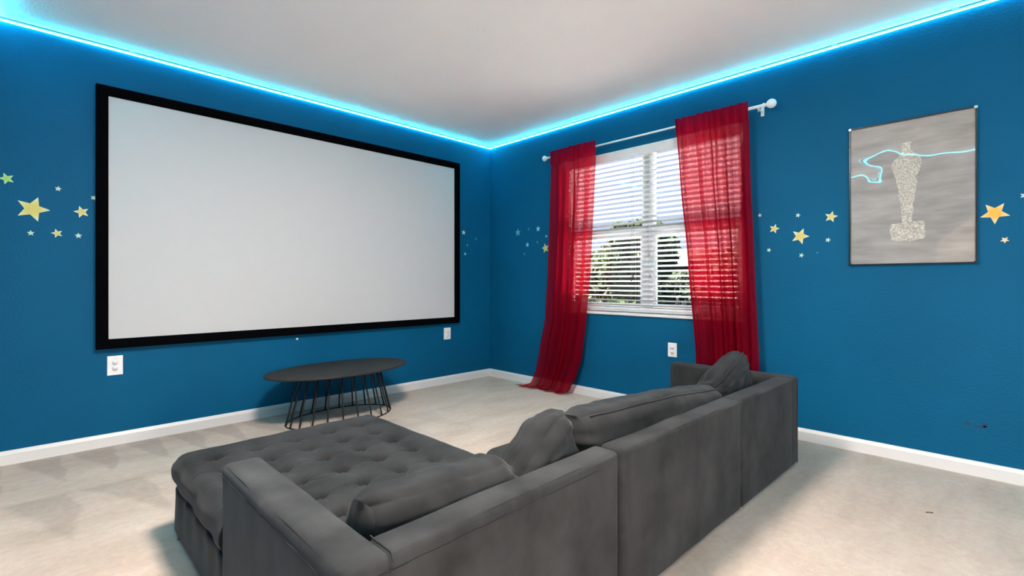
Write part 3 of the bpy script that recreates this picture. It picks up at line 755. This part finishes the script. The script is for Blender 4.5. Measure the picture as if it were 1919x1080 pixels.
left_rows = [rowpx(ZT, 1030, 287, 1117, 269, 0.128, 0.014), rowpx(2.0, 1029, 380, 1114, 370, 0.10, 0.032), rowpx(1.28, 1025, 500, 1107, 500, 0.10, 0.034), rowpx(0.76, 1020, 600, 1098, 600, 0.10, 0.034),
             rowpx(0.40, 1009, 655, 1090, 660, 0.10, 0.034), rowpx(0.20, 1003, 690, 1079, 695, 0.11, 0.028), rowpx(0.08, 996, 715, 1069, 716, 0.12, 0.026), rowpx(0.0, 988, 727, 1062, 728, 0.13, 0.024)]
curtain(left_rows, 'red sheer curtain left of the window sweeping onto the carpet', 6.5, 3, ZT, True)
right_rows = [rowpx(ZT, 1265, 228, 1405, 192, 0.128, 0.015), rowpx(2.0, 1272, 330, 1409, 310, 0.10, 0.030), rowpx(1.26, 1288, 500, 1417, 500, 0.10, 0.032), rowpx(0.58, 1302, 660, 1425, 660, 0.10, 0.034),
              (0.0, -2.62, -3.11, -0.10, 0.034)]
curtain(right_rows, 'red sheer curtain right of the window hanging behind the sofa', 9.5, 8, ZT, False)

# ------------------------------------------------------------------ oval coffee table
TX, TY, TA = -2.078, -0.435, 0.055
tb = empty('coffee_table', (TX, TY, 0), TA); tag(tb, 'oval black coffee table on a flared wire rod base below the screen', 'table')
TA_, TB_, TH = 0.607, 0.368, 0.413
seg = 96; vs = []; fs = []
for (q, z) in ((0.975, TH - 0.018), (0.998, TH - 0.013), (1.0, TH - 0.006), (0.994, TH - 0.001), (0.985, TH)):
    for k in range(seg):
        an = 2 * math.pi * k / seg; vs.append((TA_ * q * math.cos(an), TB_ * q * math.sin(an), z))
for j in range(4):
    for k in range(seg): fs.append((j * seg + k, j * seg + (k + 1) % seg, (j + 1) * seg + (k + 1) % seg, (j + 1) * seg + k))
fs.append(tuple(reversed(range(seg)))); fs.append(tuple(4 * seg + k for k in range(seg)))
link('table_top', poly_mesh('table_top', vs, fs), 'table_top', tb)
RA, RB = 0.446, 0.284
def ring(name, a, b, z, r):
    link(name, tube_mesh(name, [(a * math.cos(2 * math.pi * k / 72), b * math.sin(2 * math.pi * k / 72), z) for k in range(72)], r, 8, True), 'black_metal', tb, True)
ring('base_ring', RA, RB, 0.0055, 0.005); ring('upper_ring', RA * 0.77, RB * 0.70, TH - 0.022, 0.005)
NRD = 22
for k in range(NRD):
    an = 2 * math.pi * (k + 0.5) / NRD
    link('rod', tube_mesh('rod', [(RA * math.cos(an), RB * math.sin(an), 0.006), (RA * 0.77 * math.cos(an), RB * 0.70 * math.sin(an), TH - 0.018)], 0.0066, 8), 'black_metal', tb, True)

# ------------------------------------------------------------------ sofa modules
SH = 0.55
def soft_box(name, x0, x1, y0, y1, z0, z1, rad, parent, mat='velvet', dens=0.03, wob=0.003):
    sz = (x1 - x0, y1 - y0, z1 - z0); c = Vector(((x0 + x1) / 2, (y0 + y1) / 2, (z0 + z1) / 2))
    div = tuple(max(6, min(60, int(s / dens))) for s in sz)
    # denser sampling close to the rounded edges
    def fn(p, n, rel):
        q = p + c
        w = wob * nz3(q.x, q.y, q.z, 4.5)
        return q + Vector((w if abs(rel.x) > 0.98 else 0, w if abs(rel.y) > 0.98 else 0, w if abs(rel.z) > 0.98 else 0))
    return link(name, grid_box2(name, sz, rad, div, fn), mat, parent, True)
def grid_box2(name, size, rad, div, fn):
    """grid_box with extra rows inside the rounded margins"""
    h = [s / 2 for s in size]
    lines = []
    for a in range(3):
        m = [-h[a] + rad * (1 - math.cos(math.pi / 2 * i / 4)) for i in range(5)]
        inner = [(-h[a] + rad) + (size[a] - 2 * rad) * i / div[a] for i in range(1, div[a])]
        lines.append(m + inner + [-q for q in reversed(m)])
    ids = {}; verts = []; faces = []
    nx, ny, nz = (len(l) - 1 for l in lines)
    def vid(i, j, k):
        if (i, j, k) in ids: return ids[(i, j, k)]
        p = Vector((lines[0][i], lines[1][j], lines[2][k]))
        c = Vector([max(-h[a] + rad, min(h[a] - rad, p[a])) for a in range(3)])
        d = p - c; q = c + d.normalized() * rad if d.length > 1e-9 else p
        q = fn(q, None, Vector([p[a] / h[a] for a in range(3)]))
        ids[(i, j, k)] = len(verts); verts.append(q); return ids[(i, j, k)]
    for j in range(ny):
        for i in range(nx):
            faces.append((vid(i, j, nz), vid(i + 1, j, nz), vid(i + 1, j + 1, nz), vid(i, j + 1, nz)))
            faces.append((vid(i, j + 1, 0), vid(i + 1, j + 1, 0), vid(i + 1, j, 0), vid(i, j, 0)))
    for k in range(nz):
        for i in range(nx):
            faces.append((vid(i, 0, k), vid(i + 1, 0, k), vid(i + 1, 0, k + 1), vid(i, 0, k + 1)))
            faces.append((vid(i + 1, ny, k), vid(i, ny, k), vid(i, ny, k + 1), vid(i + 1, ny, k + 1)))
        for j in range(ny):
            faces.append((vid(0, j + 1, k), vid(0, j, k), vid(0, j, k + 1), vid(0, j + 1, k + 1)))
            faces.append((vid(nx, j, k), vid(nx, j + 1, k), vid(nx, j + 1, k + 1), vid(nx, j, k + 1)))
    return poly_mesh(name, verts, faces)

def piping(name, pts, parent, r=0.003):
    return link(name, tube_mesh(name, pts, r, 6), 'velvet_b', parent, True)

# chaise module: local origin at its outer back left corner on the floor, x to the right, y toward the screen
m1 = empty('chaise_sofa', (-3.475, -3.405, 0), 0.004); tag(m1, 'charcoal velvet chaise module with tufted seat and left arm', 'sofa')
MW = 1.005
soft_box('backrest', 0.11, MW, 0.0, 0.105, 0.012, SH, 0.022, m1)
soft_box('armrest', 0.0, 0.122, 0.0, 0.845, 0.012, SH, 0.026, m1)
soft_box('base', 0.03, MW - 0.012, 0.09, 1.685, 0.012, 0.235, 0.03, m1, 'velvet', 0.04, 0.006)
piping('seam', [(0.121, 0.004, SH - 0.02), (0.121, 0.012, SH - 0.002), (0.121, 0.10, SH + 0.0005)], m1, 0.0014)
piping('seam', [(-0.0005 + 0.001 * math.sin(k * 1.7), 0.03 + 0.79 * k / 24, SH - 0.034 + 0.002 * math.sin(k * 2.3)) for k in range(25)], m1, 0.0022)
piping('seam', [(0.03 + 0.95 * k / 24, -0.0005 + 0.0008 * math.sin(k * 2.1), SH - 0.034 + 0.0015 * math.sin(k * 1.9)) for k in range(25)], m1, 0.0016)
for px_, py_ in ((0.12, 0.2), (MW - 0.08, 0.2), (0.12, 1.6), (MW - 0.08, 1.6)):
    link('foot', lathe_mesh('foot', [(0.022, 0.0), (0.025, 0.03)], 12), 'black_metal', m1).location = (px_, py_, 0)

# tufted seat cushion
CX0, CX1, CY0, CY1, CZ0, CZ1 = 0.012, MW - 0.008, 0.10, 1.69, 0.215, 0.362
btn = [(x_, y_) for x_ in (-3.337, -3.168, -2.998, -2.829, -2.660) for y_ in (-1.905, -2.075, -2.247, -2.420, -2.592, -2.765, -2.938)]
btn = [(x_ + 3.475, y_ + 3.405) for x_, y_ in btn]
def seat_fn(p, n, rel):
    q = p + Vector(((CX0 + CX1) / 2, (CY0 + CY1) / 2, (CZ0 + CZ1) / 2))
    # the part beside the arm is narrower
    if q.y < 0.87:
        lim = 0.128
        if q.x < 0.30: q.x = lim + (q.x - CX0) * (0.30 - lim) / (0.30 - CX0)
    if rel.z > 0.55:
        near = sorted(((q.x - bx) ** 2 + (q.y - by) ** 2, bx, by) for bx, by in btn)[:2]
        d1 = math.sqrt(near[0][0]); d2 = math.sqrt(near[1][0])
        k = min(1, (rel.z - 0.55) / 0.35)
        edge = min(1, max(0, min(CX1 - q.x, CY1 - q.y, q.x - CX0 + 0.03) / 0.08))
        dip = -0.040 * math.exp(-(d1 / 0.021) ** 2) - 0.013 * math.exp(-(d1 / 0.050) ** 2)
        crease = -0.007 * math.exp(-((d2 - d1) / 0.022) ** 2) * (1 if d1 < 0.13 else 0.2) * 0 
        an = math.atan2(q.y - near[0][2], q.x - near[0][1])
        rad_ = 0.0028 * math.sin(an * 9 + near[0][1] * 40) * math.exp(-(d1 / 0.055) ** 2) * (1 - math.exp(-(d1 / 0.018) ** 2))
        # thin folds running toward the neighbours
        fx = abs(q.x - near[0][1]); fy = abs(q.y - near[0][2])
        fold = -0.0032 * (math.exp(-(fx / 0.010) ** 2) * 0.5 + math.exp(-(fy / 0.010) ** 2))
        q.z += k * (0.006 + dip + rad_ + (fold + crease) * edge + 0.004 * nz3(q.x, q.y, 0.3, 9))
    else:
        # soft sides: bulge and diagonal pull wrinkles
        t = (rel.z + 1) / 2
        bul = 0.006 * math.sin(math.pi * t)
        wr = 0.004 * math.sin((q.y * 22 + q.z * 30) + 2.0 * nz3(q.x, q.y, q.z, 6))
        wr2 = 0.004 * math.sin((q.x * 22 - q.z * 30) + 2.0 * nz3(q.x, q.y, q.z, 6))
        if rel.x < -0.97 and q.y > 0.87: q.x -= bul + wr
        if rel.x > 0.97: q.x += (bul + wr) * 0.5
        if rel.y > 0.97: q.y += bul + wr2
    return q
seat = link('seat_cushion', grid_box2('seat_cushion', (CX1 - CX0, CY1 - CY0, CZ1 - CZ0), 0.055, (130, 200, 10), seat_fn), 'velvet_c', m1, True)
bme = lathe_mesh('button', [(0.002, -0.004), (0.010, -0.003), (0.012, 0.0), (0.010, 0.003), (0.004, 0.005), (0.001, 0.0052)], 14)
for p in bme.polygons: p.use_smooth = True
bme.materials.append(M['velvet_b'])
for bx, by in btn:
    o = bpy.data.objects.new('button', bme); COL.objects.link(o); o.parent = seat; o.location = (bx, by, CZ1 - 0.046)
# quilted side skirt of the chaise below the cushion
def skirt_fn(c):
    def fn(p, n, rel):
        q = p + c
        if rel.x < -0.97: q.x += 0.006 * math.sin(q.y * 38 + 6 * q.z) * (0.5 + 0.5 * rel.z)
        return q
    return fn
cc = Vector((0.018 + 0.03, (0.87 + 1.685) / 2, 0.12))
link('side_skirt', grid_box2('side_skirt', (0.06, 0.80, 0.21), 0.022, (4, 70, 10), skirt_fn(cc)), 'velvet', m1, True)

# right module: origin at its outer back left corner
A2 = -0.022
m2 = empty('corner_sofa', (-2.462, -3.410, 0), A2); tag(m2, 'charcoal velvet sofa module with right arm, its back toward the viewer', 'sofa')
L2 = 1.915
soft_box('backrest', 0.0, 1.025, 0.0, 0.105, 0.012, SH, 0.020, m2)
soft_box('backrest', 1.027, L2 - 0.10, 0.0, 0.105, 0.012, SH, 0.020, m2, wob=0.002)
soft_box('armrest', L2 - 0.118, L2, 0.0, 0.80, 0.012, SH, 0.020, m2)
soft_box('base', 0.01, L2 - 0.105, 0.09, 0.76, 0.012, 0.225, 0.03, m2, 'velvet', 0.06)
soft_box('seat_cushion', 0.008, 0.90, 0.10, 0.775, 0.215, 0.365, 0.05, m2, 'velvet_c', 0.03, 0.008)
soft_box('seat_cushion', 0.905, L2 - 0.122, 0.10, 0.775, 0.215, 0.365, 0.05, m2, 'velvet_c', 0.03, 0.008)
piping('seam', [(L2 - 0.020, -0.0005, 0.02), (L2 - 0.020, -0.0005, SH - 0.02), (L2 - 0.020, 0.008, SH - 0.003), (L2 - 0.020, 0.10, SH + 0.0005)], m2, 0.0022)
for px_, py_ in ((0.08, 0.12), (L2 - 0.08, 0.06), (0.08, 0.7), (L2 - 0.08, 0.7)):
    link('foot', lathe_mesh('foot', [(0.022, 0.0), (0.025, 0.03)], 12), 'black_metal', m2).location = (px_, py_, 0)

# ------------------------------------------------------------------ loose cushions
def cushion(name, loc, size, rot, label, seed, rad, crown, wr, fn=None, pipe=True, group=None):
    root = empty(name, loc); root.rotation_euler = rot; tag(root, label, 'cushion', group)
    w, d, h = size
    def f(p, n, rel):
        q = p.copy()
        u, v = rel.x, rel.z
        fat = (1 - u * u) * (1 - v * v)
        sgn = max(-1, min(1, rel.y * 1.0))
        q.y += sgn * crown * math.sqrt(max(0, fat))
        pinch = (abs(u) ** 6) * (abs(v) ** 6)
        q.x *= 1 + 0.03 * pinch; q.z *= 1 + 0.05 * pinch
        q.y *= 1 - 0.45 * abs(u) ** 5 * abs(v) ** 5
        r1 = nz3(q.x + seed, q.y, q.z, 7); r2 = nz3(q.x * 1.0 + seed, q.y * 2, q.z * 3.0, 11)
        ridge = 1 - abs(nz3(q.x * 1.2 + seed * 1.7, q.y * 1.2, q.z * 2.6, 8)) * 2
        m = wr * (0.6 * r1 + 0.35 * r2 + 0.45 * (ridge - 0.5))
        q += Vector((u * m, rel.y * m, v * m))
        if fn: q = fn(q, rel)
        return q
    body = link('cushion_cover', grid_box2('cushion_cover', size, rad, (int(w / 0.012), max(5, int(d / 0.016)), int(h / 0.012)), f), 'velvet_c', root, True)
    if pipe:
        pts = []
        hw, hh, yy = w / 2, h / 2, -d / 2 + rad * 0.5
        n = 40
        for i in range(n + 1):
            u = -0.93 + 1.86 * i / n
            p = Vector((u * hw, yy, hh)); dd = rad * 0.30
            p = f(Vector((u * hw, -d / 2 + rad * 0.29, hh - rad * 0.29)), None, Vector((u, -0.86, 0.9)))
            pts.append(p)
        link('piping', tube_mesh('piping', pts, 0.0032, 6), 'velvet', root, True)
    return root
def sagA(q, rel):      # right end slumps and folds
    u = rel.x
    k = max(0, (u - 0.35) / 0.65)
    if rel.z > -0.5: q.z -= 0.055 * k * k + 0.02 * (u + 1) * 0.5
    q.z += 0.016 * math.exp(-((u - 0.60) / 0.09) ** 2) * (rel.z > 0) - 0.030 * math.exp(-((u - 0.80) / 0.05) ** 2) * (rel.z > 0.2)
    return q
cushion('back_cushion', (-3.055, -3.195, 0.475), (0.56, 0.185, 0.245), (math.radians(-6), 0, 0.0), 'slumped charcoal velvet back cushion lying inside the chaise corner', 1.3, 0.06, 0.018, 0.011, sagA, False, 'grey sofa cushions')
def sagB(q, rel):
    u = rel.x
    if rel.z > -0.3: q.z -= 0.07 * ((u + 1) / 2) ** 2.2
    return q
cushion('back_cushion', (-1.925, -3.225, 0.507), (1.13, 0.185, 0.285), (math.radians(-5), 0, A2), 'long charcoal velvet back cushion rising over the middle of the sofa back', 4.1, 0.06, 0.02, 0.007, sagB, True, 'grey sofa cushions')
def wedge(amount, start, power):
    def fn(q, rel):         # the top falls away toward the left side
        t = max(0.0, (start - rel.x) / (start + 1.0))
        h = max(0.0, (rel.z + 1) / 2)
        q.z -= amount * (t ** power) * h
        q.z += 0.010 * math.sin(rel.x * 9 + rel.z * 4) * t * h * 0.6
        return q
    return fn
cushion('throw_pillow', (-2.69, -3.195, 0.512), (0.36, 0.15, 0.30), (math.radians(-7), 0, 0.03), 'crumpled charcoal throw pillow between the slumped and long back cushions', 7.7, 0.055, 0.03, 0.018, wedge(0.19, 0.5, 1.25), False, 'grey sofa cushions')
cushion('throw_pillow', (-1.10, -3.215, 0.53), (0.50, 0.14, 0.345), (math.radians(-8), math.radians(-3), 0.0), 'wrinkled charcoal throw pillow leaning in the corner by the right sofa arm', 9.4, 0.05, 0.028, 0.013, wedge(0.12, 0.8, 1.0), True, 'grey sofa cushions')

# ------------------------------------------------------------------ bits on the carpet
def lint(u, v, ln, ang, label):
    k = ray(u, v); t = -CAM[2] / k[2]; p = Vector((CAM[0] + k[0] * t, CAM[1] + k[1] * t, 0.003))
    d = Vector((math.cos(ang), math.sin(ang), 0)); e = Vector((-d.y, d.x, 0))
    o = link('lint', tube_mesh('lint', [-d * ln, -d * ln * 0.3 + e * ln * 0.25, d * ln * 0.4 - e * ln * 0.1, d * ln], 0.0022, 6), 'lint', None, True); o.location = p
    tag(o, label, 'lint')
lint(1742, 962, 0.016, -0.8, 'small dark lint thread on the carpet right of the sofa')
lint(338, 1011, 0.012, 0.3, 'small brown lint speck on the carpet beside the chaise')
